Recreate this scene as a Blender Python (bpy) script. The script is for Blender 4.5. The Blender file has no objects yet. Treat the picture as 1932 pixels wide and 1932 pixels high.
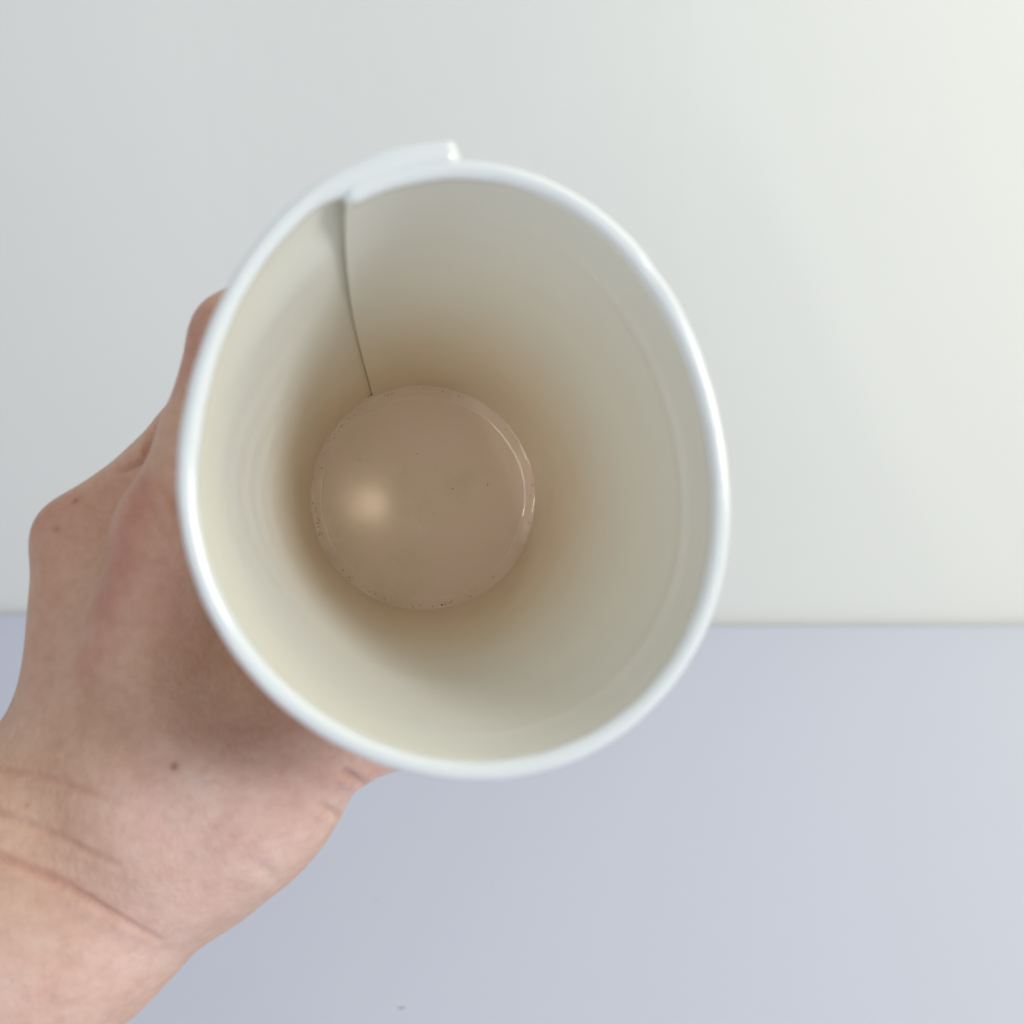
import bpy, bmesh, math, random
import numpy as np
from mathutils import Vector, Matrix
from mathutils.bvhtree import BVHTree

random.seed(4); rng = np.random.default_rng(4)
scene = bpy.context.scene
COL = scene.collection
R = math.radians

# ------------------------------------------------------------------ camera
PITCH = 25.0
CAM_H = 0.36
FPX = 1797.0                      # focal length in pixels of a 1932 px wide picture
cam_d = bpy.data.cameras.new('camera')
cam = bpy.data.objects.new('camera', cam_d); COL.objects.link(cam)
cam.location = (0, 0, CAM_H)
cam.rotation_euler = (R(90 - PITCH), 0, 0)
cam_d.sensor_width = 36
cam_d.lens = 36 * FPX / 1932
cam_d.clip_start = 0.01; cam_d.clip_end = 50
cam_d.dof.use_dof = True
cam_d.dof.focus_distance = 0.240
cam_d.dof.aperture_fstop = 10.6
scene.camera = cam
CM = Matrix.Translation(Vector((0, 0, CAM_H))) @ Matrix.Rotation(R(90 - PITCH), 4, 'X')

def W(x, y, z):
    """millimetres right / up / away from the lens -> world metres"""
    return CM @ Vector((x * .001, y * .001, -z * .001))
def WD(x, y, z):
    return (CM.to_3x3() @ Vector((x, y, -z))).normalized()

# ------------------------------------------------------------------ world, lamps, exposure
world = bpy.data.worlds.new('World'); scene.world = world; world.use_nodes = True
bg = world.node_tree.nodes['Background']
bg.inputs['Color'].default_value = (0.855, 0.925, 1.0, 1)
bg.inputs['Strength'].default_value = 0.40

def area(name, pos, target, sx, sy, power, color):
    l = bpy.data.lights.new(name, 'AREA'); l.shape = 'RECTANGLE'; l.size = sx; l.size_y = sy
    l.energy = power; l.color = color
    o = bpy.data.objects.new(name, l); COL.objects.link(o)
    o.location = pos
    d = Vector(target) - Vector(pos)
    o.rotation_euler = d.to_track_quat('-Z', 'Y').to_euler()
    return o

cup_mid = W(-16, 5, 190)
kd = WD(0.76, 0.23, -0.60)
area('window_light', cup_mid + kd * 2.3, cup_mid, 0.62, 0.74, 26.0, (0.90, 0.955, 1.0))
area('warm_lamp', (0.95, 0.18, 0.50), (0.48, 0.60, 0.24), 0.3, 0.3, 1.2, (1.0, 0.86, 0.20))
area('added_back_fill', (0.50, 0.34, 0.98), (0.42, 0.52, 0.1), 0.7, 0.25, 1.2, (1.0, 0.94, 0.68))  # added overhead fill, lifts the back of the table and the wall
spot_dir = WD(0.113, 0.057, -1.0)
area('room_lamp', W(-39.5, 2.3, 257) + spot_dir * 1.6, W(-39.5, 2.3, 257), 0.045, 0.055, 0.24, (1.0, 0.78, 0.54))
side_dir = WD(-0.33, -0.145, -0.93)
strip_l = area('added_arc_strip', W(0, 0, 257) + side_dir * 1.6, W(0, 0, 257), 0.95, 0.045, 3.3, (0.97, 0.98, 1.0))
zz_ = side_dir; xx_ = WD(-0.40, 0.915, 0); xx_ = (xx_ - zz_ * xx_.dot(zz_)).normalized(); yy_ = zz_.cross(xx_)
strip_l.rotation_euler = Matrix((xx_, yy_, zz_)).transposed().to_euler()   # added strip light, turned to draw bright arcs on the cup bottom

scene.view_settings.view_transform = 'Standard'
scene.view_settings.look = 'None'
scene.view_settings.exposure = 0.15
scene.view_settings.gamma = 1.0
scene.cycles.max_bounces = 12
scene.cycles.diffuse_bounces = 8
scene.cycles.glossy_bounces = 5
scene.cycles.use_denoising = True

# ------------------------------------------------------------------ helpers
def mesh_obj(name, verts, faces, mat, parent=None, smooth=True, loc=None):
    me = bpy.data.meshes.new(name)
    me.from_pydata([tuple(v) for v in verts], [], [tuple(f) for f in faces])
    me.update()
    if smooth: me.polygons.foreach_set('use_smooth', [True] * len(me.polygons))
    if mat: me.materials.append(mat)
    o = bpy.data.objects.new(name, me); COL.objects.link(o)
    if parent: o.parent = parent
    if loc is not None: o.location = loc
    return o

def new_mat(name):
    m = bpy.data.materials.new(name); m.use_nodes = True
    nt = m.node_tree
    return m, nt, nt.nodes['Principled BSDF']

def N(nt, t, **kw):
    n = nt.nodes.new(t)
    for k, v in kw.items():
        if hasattr(n, k): setattr(n, k, v)
        else: n.inputs[k].default_value = v
    return n

def noise(nt, scale, detail=4, rough=.55, vec=None):
    n = nt.nodes.new('ShaderNodeTexNoise')
    n.inputs['Scale'].default_value = scale; n.inputs['Detail'].default_value = detail
    n.inputs['Roughness'].default_value = rough
    if vec is None:
        tc = nt.nodes.new('ShaderNodeTexCoord'); vec = tc.outputs['Object']
    nt.links.new(vec, n.inputs['Vector'])
    return n.outputs['Fac']

def ramp(nt, fac, stops):
    r = nt.nodes.new('ShaderNodeValToRGB')
    el = r.color_ramp.elements
    while len(el) < len(stops): el.new(0.5)
    for e, (p, c) in zip(el, stops): e.position = p; e.color = (*c, 1)
    nt.links.new(fac, r.inputs['Fac'])
    return r.outputs['Color']

def mix(nt, fac, a, b, mode='MIX'):
    m = nt.nodes.new('ShaderNodeMix'); m.data_type = 'RGBA'; m.blend_type = mode
    for sock, v in ((m.inputs[0], fac), (m.inputs[6], a), (m.inputs[7], b)):
        if hasattr(v, 'is_output'): nt.links.new(v, sock)
        elif isinstance(v, (int, float)): sock.default_value = v
        else: sock.default_value = (*v, 1)
    return m.outputs[2]

def bump(nt, bsdf, h, strength, dist, prev=None):
    b = nt.nodes.new('ShaderNodeBump')
    b.inputs['Strength'].default_value = strength; b.inputs['Distance'].default_value = dist
    nt.links.new(h, b.inputs['Height'])
    if prev is not None: nt.links.new(prev, b.inputs['Normal'])
    nt.links.new(b.outputs['Normal'], bsdf.inputs['Normal'])
    return b.outputs['Normal']

# ------------------------------------------------------------------ materials
def plaster(name, c0, c1, rough, scale):
    m, nt, b = new_mat(name)
    nt.links.new(ramp(nt, noise(nt, scale, 3), [(0.3, c0), (0.7, c1)]), b.inputs['Base Color'])
    b.inputs['Roughness'].default_value = rough
    b.inputs['Specular IOR Level'].default_value = 0.3
    n1 = bump(nt, b, noise(nt, 900, 3), 0.12, 0.0004)
    bump(nt, b, noise(nt, 60, 2), 0.08, 0.002, n1)
    return m
M_wall = plaster('white_wall_paint', (0.80, 0.80, 0.765), (0.815, 0.815, 0.78), 0.6, 3)
M_table = plaster('white_laminate_lilac_shade', (0.585, 0.605, 0.715), (0.60, 0.605, 0.725), 0.45, 1.6)  # white table top; the lilac of its shade is put into the colour

M_paper, nt, b = new_mat('coated_white_paper')
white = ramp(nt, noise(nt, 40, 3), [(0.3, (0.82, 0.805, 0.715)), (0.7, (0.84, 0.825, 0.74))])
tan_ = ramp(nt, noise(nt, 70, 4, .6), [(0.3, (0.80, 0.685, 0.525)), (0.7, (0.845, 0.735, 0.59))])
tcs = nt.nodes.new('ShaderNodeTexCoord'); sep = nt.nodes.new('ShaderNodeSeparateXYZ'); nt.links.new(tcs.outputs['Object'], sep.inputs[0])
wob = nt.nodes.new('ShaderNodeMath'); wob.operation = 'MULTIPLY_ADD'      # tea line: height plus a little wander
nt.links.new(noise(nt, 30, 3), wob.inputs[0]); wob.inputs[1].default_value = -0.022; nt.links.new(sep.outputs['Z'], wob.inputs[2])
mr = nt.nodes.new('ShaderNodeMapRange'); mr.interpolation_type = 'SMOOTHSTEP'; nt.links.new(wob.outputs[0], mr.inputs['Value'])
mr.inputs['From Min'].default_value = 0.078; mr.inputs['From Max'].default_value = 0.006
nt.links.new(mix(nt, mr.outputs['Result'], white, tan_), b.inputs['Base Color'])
b.inputs['Roughness'].default_value = 0.34
n1 = bump(nt, b, noise(nt, 500, 3), 0.12, 0.0002)
bump(nt, b, noise(nt, 45, 3), 0.15, 0.0012, n1)

M_outer, nt, b = new_mat('plain_white_outer_paper')
nt.links.new(ramp(nt, noise(nt, 40, 3), [(0.3, (0.82, 0.81, 0.75)), (0.7, (0.84, 0.83, 0.77))]), b.inputs['Base Color'])
b.inputs['Roughness'].default_value = 0.45
M_rim, nt, b = new_mat('glossy_white_rim')
b.inputs['Base Color'].default_value = (0.80, 0.82, 0.80, 1)
b.inputs['Roughness'].default_value = 0.25
b.inputs['Coat Weight'].default_value = 1.0; b.inputs['Coat Roughness'].default_value = 0.08

def bottom_paper(name, coat, coat_rough):
    m_, nt, b = new_mat(name)
    c = ramp(nt, noise(nt, 60, 4, .6), [(0.3, (0.75, 0.61, 0.445)), (0.5, (0.83, 0.655, 0.515)), (0.7, (0.85, 0.665, 0.55))])
    # a scuffed crescent in the middle where the coating is rubbed
    tcb = nt.nodes.new('ShaderNodeTexCoord')
    def dist_to(p):
        d_ = nt.nodes.new('ShaderNodeVectorMath'); d_.operation = 'DISTANCE'
        nt.links.new(tcb.outputs['Object'], d_.inputs[0]); d_.inputs[1].default_value = p
        return d_.outputs['Value']
    def mrange(v, a, b_):
        mm = nt.nodes.new('ShaderNodeMapRange'); mm.interpolation_type = 'SMOOTHSTEP'
        nt.links.new(v, mm.inputs['Value']); mm.inputs['From Min'].default_value = a; mm.inputs['From Max'].default_value = b_
        return mm.outputs['Result']
    def mul(a, b_):
        m_ = nt.nodes.new('ShaderNodeMath'); m_.operation = 'MULTIPLY'
        for i_, q in enumerate((a, b_)):
            if hasattr(q, 'is_output'): nt.links.new(q, m_.inputs[i_])
            else: m_.inputs[i_].default_value = q
        return m_.outputs[0]
    cres = mul(mul(mrange(dist_to((-.0016, -.0072, .006)), .0044, .0020), mrange(dist_to((.0012, -.0040, .006)), .0030, .0046)), mrange(noise(nt, 1500, 4, .7), .42, .62))
    c = mix(nt, mul(cres, .55), c, (0.86, 0.78, 0.72))
    nt.links.new(c, b.inputs['Base Color'])
    b.inputs['Roughness'].default_value = 0.42
    b.inputs['Coat Weight'].default_value = coat; b.inputs['Coat Roughness'].default_value = coat_rough
    b.inputs['Coat IOR'].default_value = 1.5 if coat < 1 else 1.75
    n1 = bump(nt, b, noise(nt, 2500, 2), 0.10, 0.0001)
    bump(nt, b, noise(nt, 150, 4), 0.22, 0.0009, n1)
    return m_
M_base = bottom_paper('tan_cup_bottom', 0.55, 0.11)
M_wet = bottom_paper('wet_corner_of_cup_bottom', 1.0, 0.03)

M_speck, nt, b = new_mat('coffee_residue')
b.inputs['Base Color'].default_value = (0.16, 0.08, 0.035, 1); b.inputs['Roughness'].default_value = 0.6
M_lint, nt, b = new_mat('grey_lint')
b.inputs['Base Color'].default_value = (0.22, 0.22, 0.25, 1); b.inputs['Roughness'].default_value = 0.9
M_nail, nt, b = new_mat('fingernail_pink')
b.inputs['Base Color'].default_value = (0.72, 0.46, 0.39, 1); b.inputs['Roughness'].default_value = 0.3

M_skin, nt, b = new_mat('skin')
at = nt.nodes.new('ShaderNodeAttribute'); at.attribute_name = 'skin_red'
at2 = nt.nodes.new('ShaderNodeAttribute'); at2.attribute_name = 'skin_pink'
at3 = nt.nodes.new('ShaderNodeAttribute'); at3.attribute_name = 'skin_spot'
base = ramp(nt, noise(nt, 45, 5, .6), [(0.3, (0.58, 0.345, 0.235)), (0.5, (0.64, 0.40, 0.28)), (0.7, (0.69, 0.455, 0.33))])
pink = ramp(nt, noise(nt, 90, 5, .65), [(0.3, (0.73, 0.455, 0.38)), (0.55, (0.80, 0.54, 0.45)), (0.75, (0.83, 0.61, 0.51))])
c = mix(nt, at2.outputs['Fac'], base, pink)
c = mix(nt, at.outputs['Fac'], c, (0.52, 0.20, 0.15))
mot = ramp(nt, noise(nt, 420, 3, .6), [(0.35, (0.93, 0.90, 0.88)), (0.6, (1, 1, 1))])
c = mix(nt, 1.0, c, mot, 'MULTIPLY')
c = mix(nt, at3.outputs['Fac'], c, (0.30, 0.085, 0.05))
nt.links.new(c, b.inputs['Base Color'])
b.inputs['Roughness'].default_value = 0.5
b.inputs['Specular IOR Level'].default_value = 0.35
b.inputs['Subsurface Weight'].default_value = 0.35
b.inputs['Subsurface Radius'].default_value = (0.0035, 0.0014, 0.0008)
b.inputs['Subsurface Scale'].default_value = 1.0
v = nt.nodes.new('ShaderNodeTexVoronoi'); v.feature = 'DISTANCE_TO_EDGE'; v.inputs['Scale'].default_value = 700
tc = nt.nodes.new('ShaderNodeTexCoord'); mp = nt.nodes.new('ShaderNodeMapping')
mp.inputs['Rotation'].default_value = (0.3, 0.2, 0.9); mp.inputs['Scale'].default_value = (1, 0.45, 1)
nt.links.new(tc.outputs['Object'], mp.inputs['Vector']); nt.links.new(mp.outputs['Vector'], v.inputs['Vector'])
n1 = bump(nt, b, v.outputs['Distance'], 0.50, 0.0004)
n2 = bump(nt, b, noise(nt, 260, 4, .6, mp.outputs['Vector']), 0.5, 0.0008, n1)

# ------------------------------------------------------------------ setting
def seam_depth(x):
    """distance of the slightly bowed white backdrop from the camera, along y"""
    t = min(1, max(0, (x + 0.19) / 0.30)); t = t * t * (3 - 2 * t)
    return 0.6010 - 0.0160 * t
def build_wall():
    xs = np.linspace(-1.6, 1.6, 161); v = []; f = []
    for x in xs:
        y = seam_depth(x)
        v += [(x, y, -0.05), (x, y, 1.5), (x, y + 0.02, 1.5), (x, y + 0.02, -0.05)]
    for i in range(len(xs) - 1):
        a = 4 * i; c = a + 4
        for k in range(4):
            f.append((a + k, c + k, c + (k + 1) % 4, a + (k + 1) % 4))
    f.append((0, 1, 2, 3)); n = 4 * (len(xs) - 1); f.append((n + 3, n + 2, n + 1, n))
    o = mesh_obj('wall', v, f, M_wall, smooth=False); o['kind'] = 'structure'
    bm = bmesh.new(); bm.from_mesh(o.data); bmesh.ops.recalc_face_normals(bm, faces=bm.faces); bm.to_mesh(o.data); bm.free()
def build_table():
    xs = np.linspace(-1.6, 1.6, 161); v = []; f = []
    for x in xs:
        y = seam_depth(x) - 0.0045
        prof = [(-0.9, 0), (y - 0.0012, 0), (y - 0.0004, -0.0004), (y, -0.0014), (y, -0.03), (-0.9, -0.03)]
        v += [(x, py, pz) for py, pz in prof]
    k6 = 6
    for i in range(len(xs) - 1):
        a = k6 * i; c = a + k6
        for k in range(k6): f.append((a + k, a + (k + 1) % k6, c + (k + 1) % k6, c + k))
    f.append(tuple(range(k6))); n = k6 * (len(xs) - 1); f.append(tuple(n + k for k in range(k6)))
    o = mesh_obj('table_top', v, f, M_table, smooth=False); o['kind'] = 'structure'
    bm = bmesh.new(); bm.from_mesh(o.data); bmesh.ops.recalc_face_normals(bm, faces=bm.faces); bm.to_mesh(o.data); bm.free()
build_wall(); build_table()

# ------------------------------------------------------------------ cup frame (camera-space mm, z towards the lens)
RC = np.array([-9.1, 6.6, -147.0])          # centre of the rim
BC = np.array([-23.6, 3.9, -257.0])         # centre of the bottom disc
AX = RC - BC; CUP_L = float(np.linalg.norm(AX)); AX /= CUP_L
E1 = np.array([1.0, 0, 0]); E1 -= AX * E1.dot(AX); E1 /= np.linalg.norm(E1)
E2 = np.cross(AX, E1)
SKIRT = 6.0
def unproject(px, py):
    d = np.array([(px - 966) / FPX, -(py - 966) / FPX, -1.0])
    t = (RC.dot(AX)) / d.dot(AX)
    p = d * t - RC
    return p.dot(E1), p.dot(E2)
TR = [(661.6,366),(738,341),(802,326),(866,321),(889,320),(945,326),(1023,352),(1110,405),(1180,474),(1244,552),(1296,650),
      (1340,790),(1357,870),(1361,955),(1356,1039),(1335,1134),(1297,1222),(1242,1294),(1172,1361),(1060,1423),(903,1453),
      (777,1443),(669,1408),(561,1339),(466,1221),(402,1110),(366,1010),(351,870),(353,830),(378,692),(405,630),(438,574),(508,469),(578,398),
      (642,345),(706,310),(770,290),(834,281),(866,279)]
pl = np.array([unproject(*p) for p in TR])
ang = -np.degrees(np.unwrap(np.arctan2(pl[:, 1], pl[:, 0])))
TH0 = -ang[0]; phi_t = ang - ang[0]; rad_t = np.hypot(pl[:, 0], pl[:, 1])
PHI_END = float(phi_t[-1])
def S(phi, a=295.0, b=372.0):
    t = np.clip((phi - a) / (b - a), 0, 1); return t * t * (3 - 2 * t)
def basis(phi):
    p = np.radians(phi); c = [np.ones_like(p)]
    for k in (1, 2, 3): c += [np.cos(k * p), np.sin(k * p)]
    return np.stack(c, -1)
A_ = np.concatenate([basis(phi_t), S(phi_t)[:, None]], 1)
coef, *_ = np.linalg.lstsq(A_, rad_t, rcond=None)
RIM_OFF = float(coef[-1])
print('rim fit rms mm', np.sqrt(np.mean((A_ @ coef - rad_t) ** 2)), 'offset', RIM_OFF, 'phi_end', PHI_END, 'mean r', coef[0])
def rim_r(phi): return basis(phi) @ coef[:-1]
TUBE = 1.55; PAPER = 0.45; R_BASE = 30.3

def twist(v):
    v = np.clip(v, 0, 1); return 1.5 + 5.0 * v ** 1.5 + 3.0 * np.sin(np.pi * v ** 0.75)
def wall_r(phi, v):
    """inner radius of the paper at clockwise angle phi (deg) and depth v (0 rim .. 1 bottom)"""
    top = rim_r(phi) - TUBE * 0.95
    dev = top - (coef[0] - TUBE)
    r = (coef[0] - TUBE) * (1 - v) + R_BASE * v + dev * np.clip(1 - v, 0, 1) ** 1.15
    w_ = np.clip(v / 0.15, 0, 1); w_ = w_ * w_ * (3 - 2 * w_)
    r = r + RIM_OFF * S(phi) * (1 - w_) + (0.70 + 1.0 * np.exp(-v / 0.6)) * S(phi, 351.0, 362.0) * w_
    # faint pressed rings and slack in the paper
    right = np.exp(-((phi - 120) / 60.0) ** 2)
    left = np.exp(-((phi - 300) / 45.0) ** 2)
    r = r - 0.34 * right * np.exp(-((v - 0.105) / 0.016) ** 2)
    r = r + left * (0.06 * np.sin(v * 62 + 3 * np.sin(np.radians(phi) * 4)) * np.exp(-((v - .35) / .25) ** 2))
    r = r + 0.16 * np.sin(np.radians(phi) * 5 + v * 4) * np.sin(np.pi * np.clip(v, 0, 1)) 
    return r
def cup_pt(phi, r, v):
    """cup-local mm: z = 0 at the foot of the skirt"""
    th = np.radians(TH0 - phi + twist(v))
    return np.stack([r * np.cos(th), r * np.sin(th), (1 - v) * CUP_L + SKIRT + 0 * r], -1)

cup = bpy.data.objects.new('paper_cup', None); COL.objects.link(cup)
foot = BC - AX * SKIRT
m3 = Matrix(((E1[0], E2[0], AX[0], foot[0] * .001), (E1[1], E2[1], AX[1], foot[1] * .001), (E1[2], E2[2], AX[2], foot[2] * .001), (0, 0, 0, 1)))
cup.matrix_world = CM @ m3
cup['label'] = 'white paper cup held tilted open towards the viewer, damp tan stained bottom'
cup['category'] = 'cup'

def grid_faces(n, m, off=0, flip=False, closed=False):
    f = []
    mm = m if closed else m - 1
    for i in range(n - 1):
        for j in range(mm):
            a = off + i * m + j; b_ = off + i * m + (j + 1) % m
            q = (a, b_, b_ + m, a + m)
            f.append(q[::-1] if flip else q)
    return f

def cup_wall():
    phis = np.arange(0, PHI_END + .01, 1.0); vs = np.concatenate([np.linspace(0, .25, 36), np.linspace(.26, 1 + SKIRT / CUP_L, 60)])
    P, V = np.meshgrid(phis, vs)
    ri = wall_r(P, V); vi = cup_pt(P, ri, V).reshape(-1, 3); vo = cup_pt(P, ri + PAPER, V).reshape(-1, 3)
    n, m = P.shape
    f = grid_faces(n, m, 0) + grid_faces(n, m, n * m, True)
    k = n * m
    for i in range(n - 1):
        f.append((i * m, i * m + m, k + i * m + m, k + i * m)); a = i * m + m - 1
        f.append((a, k + a, k + a + m, a + m))
    for j in range(m - 1):
        f.append((j, k + j, k + j + 1, j + 1)); a = (n - 1) * m + j
        f.append((a, a + 1, k + a + 1, k + a))
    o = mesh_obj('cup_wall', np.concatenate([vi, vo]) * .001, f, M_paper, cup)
    o.data.materials.append(M_outer)
    gq = (n - 1) * (m - 1)
    for p in o.data.polygons[gq:2 * gq]: p.material_index = 1
    bm = bmesh.new(); bm.from_mesh(o.data); bmesh.ops.recalc_face_normals(bm, faces=bm.faces)
    for e in bm.edges:
        if len(e.link_faces) == 2 and e.calc_face_angle(0) > R(45): e.smooth = False
    bm.to_mesh(o.data); bm.free()
    o.data.polygons.foreach_set('use_smooth', [True] * len(o.data.polygons))
cup_wall()

def rolled_rim():
    """one rolled lip that runs round the cup and a little further, over its own start"""
    phis = np.arange(-2.0, PHI_END + 1.0, 1.25)
    K = 20; verts = []
    ends = []
    for i, ph in enumerate(phis):
        r0 = float(rim_r(np.array(ph))) + RIM_OFF * float(S(np.array(ph)))
        e0 = min(1.0, (ph - phis[0]) / 2.6); e1 = min(1.0, (phis[-1] - ph) / 2.0)
        q = math.sqrt(max(0.0, 1 - (1 - min(e0, e1)) ** 2)) if min(e0, e1) < 1 else 1
        q = max(q, 0.02)
        lift = 0.35 * float(S(np.array(ph), 330, 375))
        sq = 1 + 0.03 * math.sin(ph * .11) + 0.02 * math.sin(ph * .53 + 1)
        lift -= 0.45 * math.exp(-((ph - 66) / 4.0) ** 2) + 0.12 * math.exp(-((ph - 190) / 9.0) ** 2)
        for k in range(K):
            a = 2 * math.pi * k / K
            wide = float(S(np.array(ph), 352, 366))
            rr = r0 - 0.95 * wide + (TUBE + 0.95 * wide) * sq * q * math.cos(a) * 1.02
            zz = CUP_L + SKIRT + lift - 0.25 + TUBE * 1.1 * q * math.sin(a)
            th = math.radians(TH0 - ph)
            verts.append((rr * math.cos(th), rr * math.sin(th), zz))
    n = len(phis)
    f = grid_faces(n, K, 0, False, True)
    f.append(tuple(range(K))); f.append(tuple(range((n - 1) * K, n * K)))
    o = mesh_obj('rolled_rim', np.array(verts) * .001, f, M_rim, cup)
    bm = bmesh.new(); bm.from_mesh(o.data); bmesh.ops.recalc_face_normals(bm, faces=bm.faces); bm.to_mesh(o.data); bm.free()
rolled_rim()

def cup_bottom():
    prof = [(0, 0.0), (3, 0), (7, .02), (11, .02), (15, .005), (19, .0), (23, .0), (26.0, .0), (26.7, .0), (26.9, .0), (26.97, .0), (27.02, .006), (27.08, .03), (27.2, .085), (27.32, .13), (27.42, .145), (27.6, .15),
            (28.4, .15), (29.4, .15), (29.9, .155), (30.0, .17), (30.1, .22), (30.2, .32), (30.3, .50), (30.42, .62), (30.6, .68), (30.95, .6), (30.95, .2), (29.9, -1.2), (29.5, -SKIRT + .8), (29.1, -SKIRT + .8), (29.1, -1.2), (0, -1.0)]
    K = 180; verts = []
    for i, (r, h) in enumerate(prof):
        for k in range(K):
            th = 2 * math.pi * k / K
            w = 0.14 * math.sin(3 * th + .5) + 0.08 * math.sin(8 * th) + 0.04 * math.sin(21 * th + 1)
            hh = h + (0.04 * math.sin(9 * th) if 27.3 < r < 30 and h > -.5 else 0)
            rr = r + (w if 26 < r < 28 and h > -.5 else 0.5 * w if 29 < r < 30.2 and h > -.5 else 0)
            if h < -.5 or r > 30.3: rr = r
            # the glued overlap of the wall presses a small notch into the corner
            d = (math.degrees(th) - (TH0 + 6.5)) % 360; d = min(d, 360 - d)
            if 25 < r < 30.2 and h > -.5: rr -= 1.2 * math.exp(-(d / 6.0) ** 2)
            verts.append((rr * math.cos(th), rr * math.sin(th), SKIRT + hh))
    f = grid_faces(len(prof), K, 0, False, True)
    o = mesh_obj('cup_bottom', np.array(verts) * .001, f, M_base, cup)
    bm = bmesh.new(); bm.from_mesh(o.data)
    bmesh.ops.remove_doubles(bm, verts=bm.verts, dist=1e-6)
    bmesh.ops.recalc_face_normals(bm, faces=bm.faces); bm.to_mesh(o.data); bm.free()
    o.data.polygons.foreach_set('use_smooth', [True] * len(o.data.polygons))
    o.data.materials.append(M_wet)
    for p in o.data.polygons:
        if math.hypot(p.center.x, p.center.y) > .0268 and -24 < math.degrees(math.atan2(p.center.y, p.center.x)) < 76: p.material_index = 1
cup_bottom()

def residue():
    """dried coffee specks in the corner and on the bottom"""
    bm = bmesh.new()
    def speck(r, th, z, s, stretch=1.5):
        a = rng.uniform(0, 6.28)
        mt = Matrix.Translation((r * math.cos(th), r * math.sin(th), SKIRT + z)) @ Matrix.Rotation(a, 4, 'Z') @ Matrix.Diagonal((s * stretch, s, s * .35, 1))
        mt = Matrix.Scale(.001, 4) @ mt
        bmesh.ops.create_icosphere(bm, subdivisions=1, radius=1, matrix=mt)
    for i in range(95):
        th = rng.uniform(0, 2 * math.pi)
        if rng.random() < .6: th = math.radians(rng.uniform(100, 300))
        rr = rng.normal(29.3, .35)
        speck(min(rr, 30.05), th, .17, rng.uniform(.05, .15))
    for r, t, s in ((12, 100, .13), (8, 18, .17), (17.5, 12, .19), (5, 300, .12), (20, 150, .12), (14, 240, .09), (9, 70, .08), (22, 320, .08), (3, 180, .07)):
        speck(r, math.radians(t), .08, s, 1.2)
    me = bpy.data.meshes.new('coffee_specks'); bm.to_mesh(me); bm.free(); me.materials.append(M_speck)
    o = bpy.data.objects.new('coffee_specks', me); COL.objects.link(o); o.parent = cup; o['kind'] = 'stuff'
residue()

# ------------------------------------------------------------------ hand: smooth union of tapered capsules -> one skin
def cup_axis_at(z):           # camera mm, depth z>0 : centre and outer radius
    s = (z - 147) / 110.0
    return np.array([RC[0] + (BC[0] - RC[0]) * s, RC[1] + (BC[1] - RC[1]) * s]), s
caps = []   # (a, b, ra, rb, blend)
def cap(a, b, ra, rb, k=6.0): caps.append((np.array(a, float), np.array(b, float), ra, rb, k))
def chain(pts, k=4.0):
    for (p, r), (q, s) in zip(pts[:-1], pts[1:]): cap(p, q, r, s, k)
def round_cup(deg, z, gap):
    c, s = cup_axis_at(z)
    r = 45.0 * (1 - s) + 31.0 * s + gap
    return (c[0] + r * math.cos(R(deg)), c[1] + r * math.sin(R(deg)), z)
# forearm and wrist
fw = np.array([-.665, .746, 0])
def two(p, q, rp, rq, op, oq, k=14):
    p = np.array(p, float); q = np.array(q, float)
    cap(p + fw * op, q + fw * oq, rp, rq, k); cap(p - fw * op, q - fw * oq, rp, rq, k)
two((-77, -62, 203), (-101, -81, 199), 21, 20.5, 8.5, 8.5)
two((-101, -81, 199), (-150, -121, 189), 20.5, 22, 8.5, 9)
two((-150, -121, 189), (-300, -245, 158), 22, 31, 9, 9)
# metacarpals
I0 = (-68, -4, 189); M0 = (-91.5, -6, 203); G0 = (-94, -3, 222); L0 = (-86, -2, 241)
cap(I0, (-76, -53, 199), 10.5, 15, 12)
cap(M0, (-90, -56, 207), 9.6, 16, 12)
cap(G0, (-86, -54, 218), 9.5, 15, 12)
cap(L0, (-76, -52, 222), 9, 14, 12)
# palm, thenar, web
cap((-68, -58, 195), (-50, -52, 193), 18.5, 15.5, 10)
cap((-66, -66, 199), (-56, -61.5, 197), 18, 17, 9)
cap((-50, -52, 193), (-37, -43, 189), 15.5, 11.2, 8)
cap((-77, -32, 203), (-66, -30, 212), 13, 11, 12)
cap((-63, -36, 211), (-52, -44, 203), 11, 11, 12)
cap((-62, -22, 215), (-60, -40, 215), 14, 16, 12)
cap((-66, -50, 228), (-66, -20, 236), 17, 13, 12)
# fingers
def finger(mcp, deg1, z1, g1, step2, step3, r, zd, k=3.0):
    p1 = round_cup(deg1, z1, g1); p2 = round_cup(deg1 - step2, z1 + zd, r[2] - .6); p3 = round_cup(deg1 - step2 - step3, z1 + 2 * zd, r[3] - .8)
    mid = (np.array(mcp, float) + np.array(p1)) / 2 + np.array([1.6, -1.7, 0]) * (1.0 if mcp is M0 else 0.3)
    chain([(mcp, r[0]), (mid, (r[0] + r[1]) / 2 - .9), (p1, r[1]), (p2, r[2]), (p3, r[3])], k)
    return p2, p3
tips = []
tips.append(finger(I0, 144, 187, 8.2, 32, 25, (10, 8.9, 8.0, 7.0), 3))
tips.append(finger(M0, 157, 206, 11.0, 42, 32, (10, 9.2, 8.2, 7.2), 3))
tips.append(finger(G0, 160, 226, 11.0, 42, 32, (9.6, 8.8, 7.8, 6.9), 2))
tips.append(finger(L0, 163, 243, 10.0, 36, 28, (8.6, 7.8, 6.9, 6.1), 1))
# thumb
t1 = round_cup(276, 197, 8.0); t2 = round_cup(304, 204, 7.0)
chain([((-37, -43, 189), 11), (t1, 9.2), (t2, 7.8)], 5)
tips.append((t1, t2))

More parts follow.
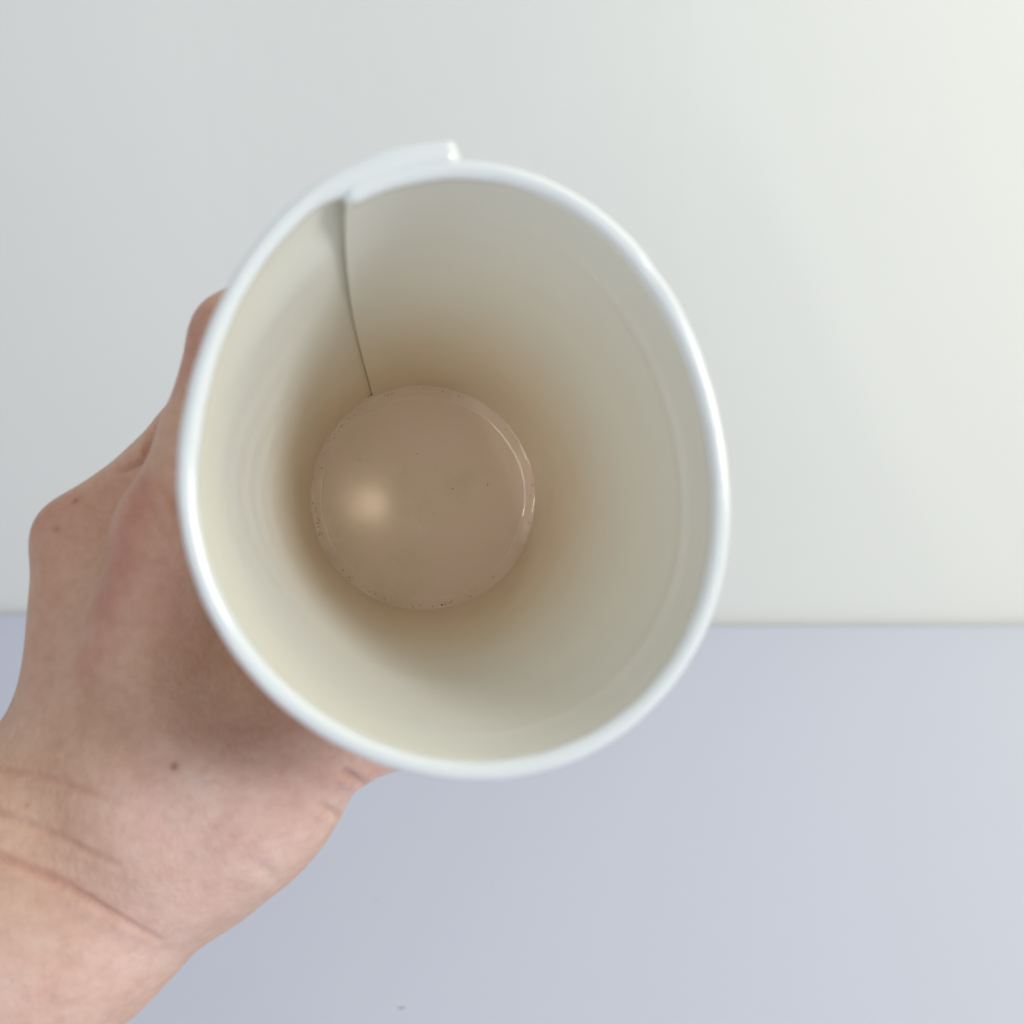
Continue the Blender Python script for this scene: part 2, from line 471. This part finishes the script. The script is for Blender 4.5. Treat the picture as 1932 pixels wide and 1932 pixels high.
def build_hand():
    lo = np.array([-325, -285, 120.0]); hi = np.array([40, 75, 262.0]); h = 1.3
    n = np.ceil((hi - lo) / h).astype(int) + 1
    F = np.full(n, 30.0, np.float32)
    ax = [lo[i] + h * np.arange(n[i]) for i in range(3)]
    for a, b_, ra, rb, k in caps:
        pad = max(ra, rb) + k + 8
        i0 = np.maximum(0, np.floor((np.minimum(a, b_) - pad - lo) / h).astype(int)); i1 = np.minimum(n, np.ceil((np.maximum(a, b_) + pad - lo) / h).astype(int) + 1)
        X = ax[0][i0[0]:i1[0], None, None]; Y = ax[1][None, i0[1]:i1[1], None]; Z = ax[2][None, None, i0[2]:i1[2]]
        d = b_ - a; L = float(d.dot(d))
        t = np.clip(((X - a[0]) * d[0] + (Y - a[1]) * d[1] + (Z - a[2]) * d[2]) / L, 0, 1)
        dist = np.sqrt((X - a[0] - t * d[0]) ** 2 + (Y - a[1] - t * d[1]) ** 2 + (Z - a[2] - t * d[2]) ** 2) - (ra + (rb - ra) * t)
        sub = F[i0[0]:i1[0], i0[1]:i1[1], i0[2]:i1[2]]
        hh = np.clip(0.5 + 0.5 * (sub - dist) / k, 0, 1)
        F[i0[0]:i1[0], i0[1]:i1[1], i0[2]:i1[2]] = (dist * hh + sub * (1 - hh) - k * hh * (1 - hh)).astype(np.float32)
    # hollow of the web, where the skin sinks towards the cup
    for cc, rc in (((-49.5, -28, 177), 17.0), ((-43, -38, 171), 9.5)):
        X = ax[0][:, None, None]; Y = ax[1][None, :, None]; Z = ax[2][None, None, :]
        dd = (rc - np.sqrt((X - cc[0]) ** 2 + (Y - cc[1]) ** 2 + ((Z - cc[2]) * .85) ** 2)).astype(np.float32); kk = 7.0
        hh = np.clip(0.5 + 0.5 * (F - dd) / kk, 0, 1); F = F * hh + dd * (1 - hh) + kk * hh * (1 - hh)
        F = F.astype(np.float32)
    # keep out of the cup: distance outside the paper's outer surface
    x0 = int((-75 - lo[0]) / h)
    X, Y, Z = np.meshgrid(ax[0][x0:], ax[1], ax[2], indexing='ij')
    P = np.stack([X, Y, -Z], -1) - foot
    u = P @ E1; w = P @ E2; zz = P @ AX
    rr = np.hypot(u, w); v = 1 - (zz - SKIRT) / CUP_L
    phi = (TH0 + twist(v) - np.degrees(np.arctan2(w, u))) % 360
    Rw = wall_r(phi, np.clip(v, 0, 1.06)) + PAPER + 0.25
    # two layers where the paper overlaps
    ov = phi < PHI_END - 360
    Rw = np.where(ov, wall_r(phi + 360, np.clip(v, 0, 1.06)) + PAPER + 0.25, Rw)
    # the web between thumb and forefinger stands off the cup near the rim
    az = np.degrees(np.arctan2(w, u)) % 360
    Rw = Rw + 14.0 * np.exp(-((az - 219) / 24.0) ** 2) * np.clip((0.70 - v) / 0.42, 0, 1)
    cd = (Rw - rr); cd = np.where(zz < 0, np.minimum(cd, zz), cd)
    cd = cd.astype(np.float32); a_ = F[x0:]; kk = 2.2
    hh = np.clip(0.5 + 0.5 * (a_ - cd) / kk, 0, 1)
    F[x0:] = a_ * hh + cd * (1 - hh) + kk * hh * (1 - hh)
    # surface nets
    inside = F < 0
    c = np.zeros(tuple(np.array(n) - 1), np.int32)
    for dx in (0, 1):
        for dy in (0, 1):
            for dz in (0, 1):
                c += inside[dx:n[0] - 1 + dx, dy:n[1] - 1 + dy, dz:n[2] - 1 + dz]
    act = (c > 0) & (c < 8)
    idx = np.full(act.shape, -1, np.int64); cells = np.argwhere(act); idx[act] = np.arange(len(cells))
    acc = np.zeros((len(cells), 3)); cnt = np.zeros(len(cells))
    corners = [(x, y, z) for x in (0, 1) for y in (0, 1) for z in (0, 1)]
    for p in corners:
        for axn in range(3):
            if p[axn]: continue
            q = list(p); q[axn] = 1
            fa = F[cells[:, 0] + p[0], cells[:, 1] + p[1], cells[:, 2] + p[2]]; fb = F[cells[:, 0] + q[0], cells[:, 1] + q[1], cells[:, 2] + q[2]]
            m = (fa < 0) != (fb < 0)
            t = np.where(m, fa / np.where(m, fa - fb, 1), 0)
            pt = np.array(p, float)[None] + np.zeros((len(cells), 3)); pt[:, axn] += t
            acc[m] += pt[m]; cnt[m] += 1
    V = lo + h * (cells + acc / cnt[:, None])
    faces = []
    for axn in range(3):
        o1, o2 = [(1, 2), (2, 0), (0, 1)][axn]
        sl = [slice(1, n[i] - 1) for i in range(3)]; sl[axn] = slice(0, n[axn] - 1)
        sh = list(sl); sh[axn] = slice(1, n[axn])
        A = inside[tuple(sl)]; B = inside[tuple(sh)]
        e = np.argwhere(A != B); off = np.array([1, 1, 1]); off[axn] = 0
        flip = A[tuple(e.T)]
        e = e + off
        def g(d1, d2):
            w_ = e.copy(); w_[:, o1] -= d1; w_[:, o2] -= d2
            return idx[w_[:, 0], w_[:, 1], w_[:, 2]]
        q = np.stack([g(1, 1), g(0, 1), g(0, 0), g(1, 0)], 1)
        q[~flip] = q[~flip][:, ::-1]
        faces.append(q)
    faces = np.concatenate(faces); faces = faces[(faces >= 0).all(1)]
    return V, faces
HV, HF = build_hand()
print('hand verts', len(HV))
WR = W(-77, -62, 203)             # origin at the wrist
CM3 = np.array(CM.to_3x3()); CT = np.array(CM.translation)
def cam2world(P):                 # Nx3 mm (depth positive)
    Q = P * np.array([.001, .001, -.001]); return Q @ CM3.T + CT
person = mesh_obj('person', cam2world(HV) - np.array(WR), HF, M_skin, loc=WR)
person['label'] = 'bare left hand and wrist coming from lower left, gripping the white cup'
person['category'] = 'person'
bpy.context.view_layer.objects.active = person
bm = bmesh.new(); bm.from_mesh(person.data); bmesh.ops.recalc_face_normals(bm, faces=bm.faces)
for _ in range(5): bmesh.ops.smooth_vert(bm, verts=bm.verts, factor=.5, use_axis_x=True, use_axis_y=True, use_axis_z=True)
bm.to_mesh(person.data); bm.free()
md = person.modifiers.new('sub', 'SUBSURF'); md.levels = md.render_levels = 1
dg = bpy.context.evaluated_depsgraph_get()
me2 = bpy.data.meshes.new_from_object(person.evaluated_get(dg)); person.modifiers.clear(); person.data = me2; me2.name = 'person'
nv = len(me2.vertices); co = np.empty(nv * 3); me2.vertices.foreach_get('co', co); co = co.reshape(-1, 3)
nr = np.empty(nv * 3); me2.vertices.foreach_get('normal', nr); nr = nr.reshape(-1, 3)
print('skin verts', nv)
# creases, marks and tone are laid on the skin where a line of sight meets it
bvh = BVHTree.FromPolygons([tuple(v) for v in cam2world(HV)], [tuple(f) for f in HF])
def hit(px, py):
    d = CM.to_3x3() @ Vector(((px - 966) / FPX, -(py - 966) / FPX, -1)); d.normalize()
    r = bvh.ray_cast(cam.location, d)
    return None if r[0] is None else np.array(r[0] - WR)
def polydist(pts):
    best = np.full(nv, 1.0)
    lo = np.min(pts, 0) - .02; hi = np.max(pts, 0) + .02
    m = ((co > lo) & (co < hi)).all(1); cm = co[m]; bb = np.full(len(cm), 1.0); tt = np.zeros(len(cm))
    L = len(pts) - 1
    for i in range(L):
        a = pts[i]; d = pts[i + 1] - a
        t = np.clip(((cm - a) @ d) / max(d @ d, 1e-12), 0, 1)
        ds = np.linalg.norm(cm - a - t[:, None] * d, axis=1)
        u = ds < bb; bb[u] = ds[u]; tt[u] = (i + t[u]) / L
    best[m] = bb; T = np.zeros(nv); T[m] = tt
    return best, T
disp = np.zeros(nv); red = np.zeros(nv); pink = np.zeros(nv); spot = np.zeros(nv)
def crease(pix, depth, width, bulge=0.4, redden=0.25):
    pts = []
    P = np.array(pix, float)
    tq = np.linspace(0, len(P) - 1, 14)
    for t in tq:
        x = np.interp(t, range(len(P)), P[:, 0]); y = np.interp(t, range(len(P)), P[:, 1]); hp = hit(x, y)
        if hp is not None: pts.append(hp)
    if len(pts) < 2: return
    d, T = polydist(np.array(pts)); d = d * 1000
    env = np.sin(np.pi * np.clip(T * .9 + .07, 0, 1)) ** .5
    disp[:] -= depth * env * np.exp(-(d / width) ** 2)
    disp[:] += depth * bulge * env * np.exp(-((d - 2.6 * width) / (1.6 * width)) ** 2)
    red[:] = np.maximum(red, redden * env * np.exp(-(d / (width * .9)) ** 2))
def tone(arr, pix, rad, amt):
    pts = [p for p in (hit(*q) for q in pix) if p is not None]
    if not pts: return
    if len(pts) == 1: pts = pts * 2
    d, T = polydist_far(np.array(pts), rad)
    arr[:] = np.maximum(arr, amt * np.exp(-(d * 1000 / rad) ** 2))
def polydist_far(pts, rad):
    bb = np.full(nv, 1.0)
    for i in range(len(pts) - 1):
        a = pts[i]; d = pts[i + 1] - a
        t = np.clip(((co - a) @ d) / max(d @ d, 1e-12), 0, 1)
        bb = np.minimum(bb, np.linalg.norm(co - a - t[:, None] * d, axis=1))
    return bb, None
# wrist folds
crease([(-60, 1590), (0, 1616), (90, 1652), (160, 1690), (215, 1722), (300, 1770)], 1.0, 0.75, .2, .38)
crease([(-60, 1515), (0, 1532), (70, 1560), (160, 1605), (230, 1635)], 0.6, 0.7, .2, .25)
crease([(-60, 1445), (0, 1450), (80, 1462), (180, 1500), (240, 1520)], 0.35, 0.85, .25, .28)
crease([(10, 1395), (90, 1405), (170, 1420)], 0.06, 0.8, .3, .0)
crease([(-40, 1760), (60, 1795), (160, 1830), (260, 1850)], 0.2, 1.6, .3, .05)
# fold between the first two fingers, joint wrinkles
crease([(232, 886), (252, 874), (272, 866), (285, 835), (298, 795)], 1.5, 0.9, .4, .7)
crease([(300, 905), (330, 940), (352, 985)], 0.3, 0.9, .4, .10)
crease([(262, 915), (295, 960), (330, 1020)], 0.28, 0.9, .4, .10)
crease([(255, 950), (285, 1000), (320, 1060)], 0.25, 0.9, .4, .08)
# folds that notch the outline by the thumb
crease([(700, 1500), (690, 1484), (672, 1468), (645, 1450)], 1.25, 0.7, .4, .08)
crease([(650, 1556), (640, 1542), (622, 1528), (600, 1515)], 0.85, 0.7, .4, .05)
crease([(520, 1665), (500, 1640), (470, 1620)], 0.3, 1.2, .4, .0)
# tendon ridge
d, T = polydist(np.array([p for p in (hit(265, 935), hit(240, 1040), hit(195, 1160), hit(150, 1300)) if p is not None]))
disp += 0.9 * np.exp(-(d * 1000 / 4.0) ** 2) * np.sin(np.pi * np.clip(T, .08, .92))
# overall unevenness
for s_, a_ in ((55, .30), (140, .12)):
    ph = rng.uniform(0, 6.28, (3, 3)); kk = rng.normal(0, 1, (3, 3)); kk /= np.linalg.norm(kk, axis=1)[:, None]
    disp += a_ * sum(np.sin(co @ (kk[i] * s_ * 2) + ph[i, 0]) for i in range(3)) / 2
co += nr * (disp * .001)[:, None]
me2.vertices.foreach_set('co', co.ravel())
tone(red, [(265, 935), (240, 1050), (200, 1150)], 5.0, .62)
tone(red, [(330, 960), (300, 1120)], 7.0, .30)
tone(red, [(90, 1020), (200, 930)], 7.0, .28)
tone(red, [(200, 1180), (165, 1260)], 4.0, .35)
tone(red, [(70, 985), (130, 950)], 4.5, .45)
tone(red, [(375, 600), (360, 680)], 6, .45)
tone(red, [(100, 1120), (80, 1300)], 5, .15)
tone(pink, [(640, 1480), (480, 1500), (330, 1560)], 15, 1.0)
tone(pink, [(560, 1560), (400, 1680), (250, 1800)], 14, 1.0)
tone(pink, [(260, 1800), (60, 1900)], 22, .8)
tone(red, [(690, 1460), (640, 1470), (560, 1440)], 5, .22)
for x, y, r_, a_ in ((328, 1446, .75, .95), (50, 1520, .5, .5), (142, 945, .55, .8), (107, 999, .55, .55), (238, 1392, .7, .2), (30, 1660, .4, .2), (405, 1560, .5, .2)):
    tone(spot, [(x, y)], r_, a_)
for nm, ar in (('skin_red', red), ('skin_pink', pink), ('skin_spot', spot)):
    at_ = me2.attributes.new(nm, 'FLOAT', 'POINT'); at_.data.foreach_set('value', ar.astype(np.float32))
me2.polygons.foreach_set('use_smooth', [True] * len(me2.polygons)); me2.update()

def fingernail(p_prev, p_tip, w):
    a = np.array(p_prev, float); t = np.array(p_tip, float); d = t - a; d /= np.linalg.norm(d)
    c, s = cup_axis_at(t[2]); out = np.array([t[0] - c[0], t[1] - c[1], 0]); out -= d * out.dot(d); out /= np.linalg.norm(out)
    side = np.cross(d, out); v = []; n, m = 9, 9
    for i in range(n):
        for j in range(m):
            u = i / (n - 1) * 2 - 1; q = j / (m - 1) * 2 - 1
            al = q * 0.85 * (1 - .12 * u * u); rr = w + .35
            v.append(t + d * (u * w * .75 - q * q * w * .18 * (1 if u > 0 else -1)) + out * (rr * math.cos(al) - max(0, u) * .9) + side * rr * math.sin(al))
    v = np.array(v); vi = v - out * .9
    f = grid_faces(n, m) + grid_faces(n, m, n * m, True)
    k = n * m
    for i in range(n - 1): f += [(i * m, i * m + m, k + i * m + m, k + i * m), (i * m + m - 1, k + i * m + m - 1, k + i * m + 2 * m - 1, i * m + 2 * m - 1)]
    for j in range(m - 1): f += [(j, k + j, k + j + 1, j + 1), ((n - 1) * m + j, (n - 1) * m + j + 1, k + (n - 1) * m + j + 1, k + (n - 1) * m + j)]
    o = mesh_obj('fingernail', cam2world(np.concatenate([v, vi])) - np.array(WR), f, M_nail, person)
for (pp, pt), w in zip(tips, (7.0, 7.2, 6.9, 6.1, 7.8)): fingernail(pp, pt, w)

# ------------------------------------------------------------------ lint on the table
def lint(px, py, length, rad, label):
    d = CM.to_3x3() @ Vector(((px - 966) / FPX, -(py - 966) / FPX, -1))
    t = (0.0003 - CAM_H) / d.z; p = cam.location + d * t
    verts = []; K = 6; n = 9; a0 = random.uniform(-.3, .5)
    for i in range(n):
        u = i / (n - 1); x = (u - .5) * length; y = .35 * length * (4 * (u - .5) ** 2) * (1 if i > 4 else .3)
        r = rad * (1 - .6 * abs(2 * u - 1))
        for k in range(K):
            a = 2 * math.pi * k / K
            verts.append((x * math.cos(a0) - (y + r * math.cos(a)) * math.sin(a0), x * math.sin(a0) + (y + r * math.cos(a)) * math.cos(a0), r * math.sin(a) + rad - .0003))
    f = grid_faces(n, K, 0, False, True) + [tuple(range(K)), tuple(range((n - 1) * K, n * K))]
    o = mesh_obj('lint', verts, f, M_lint, loc=(p.x, p.y, 0.0003)); o['label'] = label; o['category'] = 'lint'
    o['group'] = 'bits of lint on the table'
lint(757, 1902, 0.0032, 0.00022, 'dark curl of lint on the table at the lower edge of the photo')
lint(709, 1697, 0.0016, 0.00012, 'tiny faint hair of lint on the table below the cup')
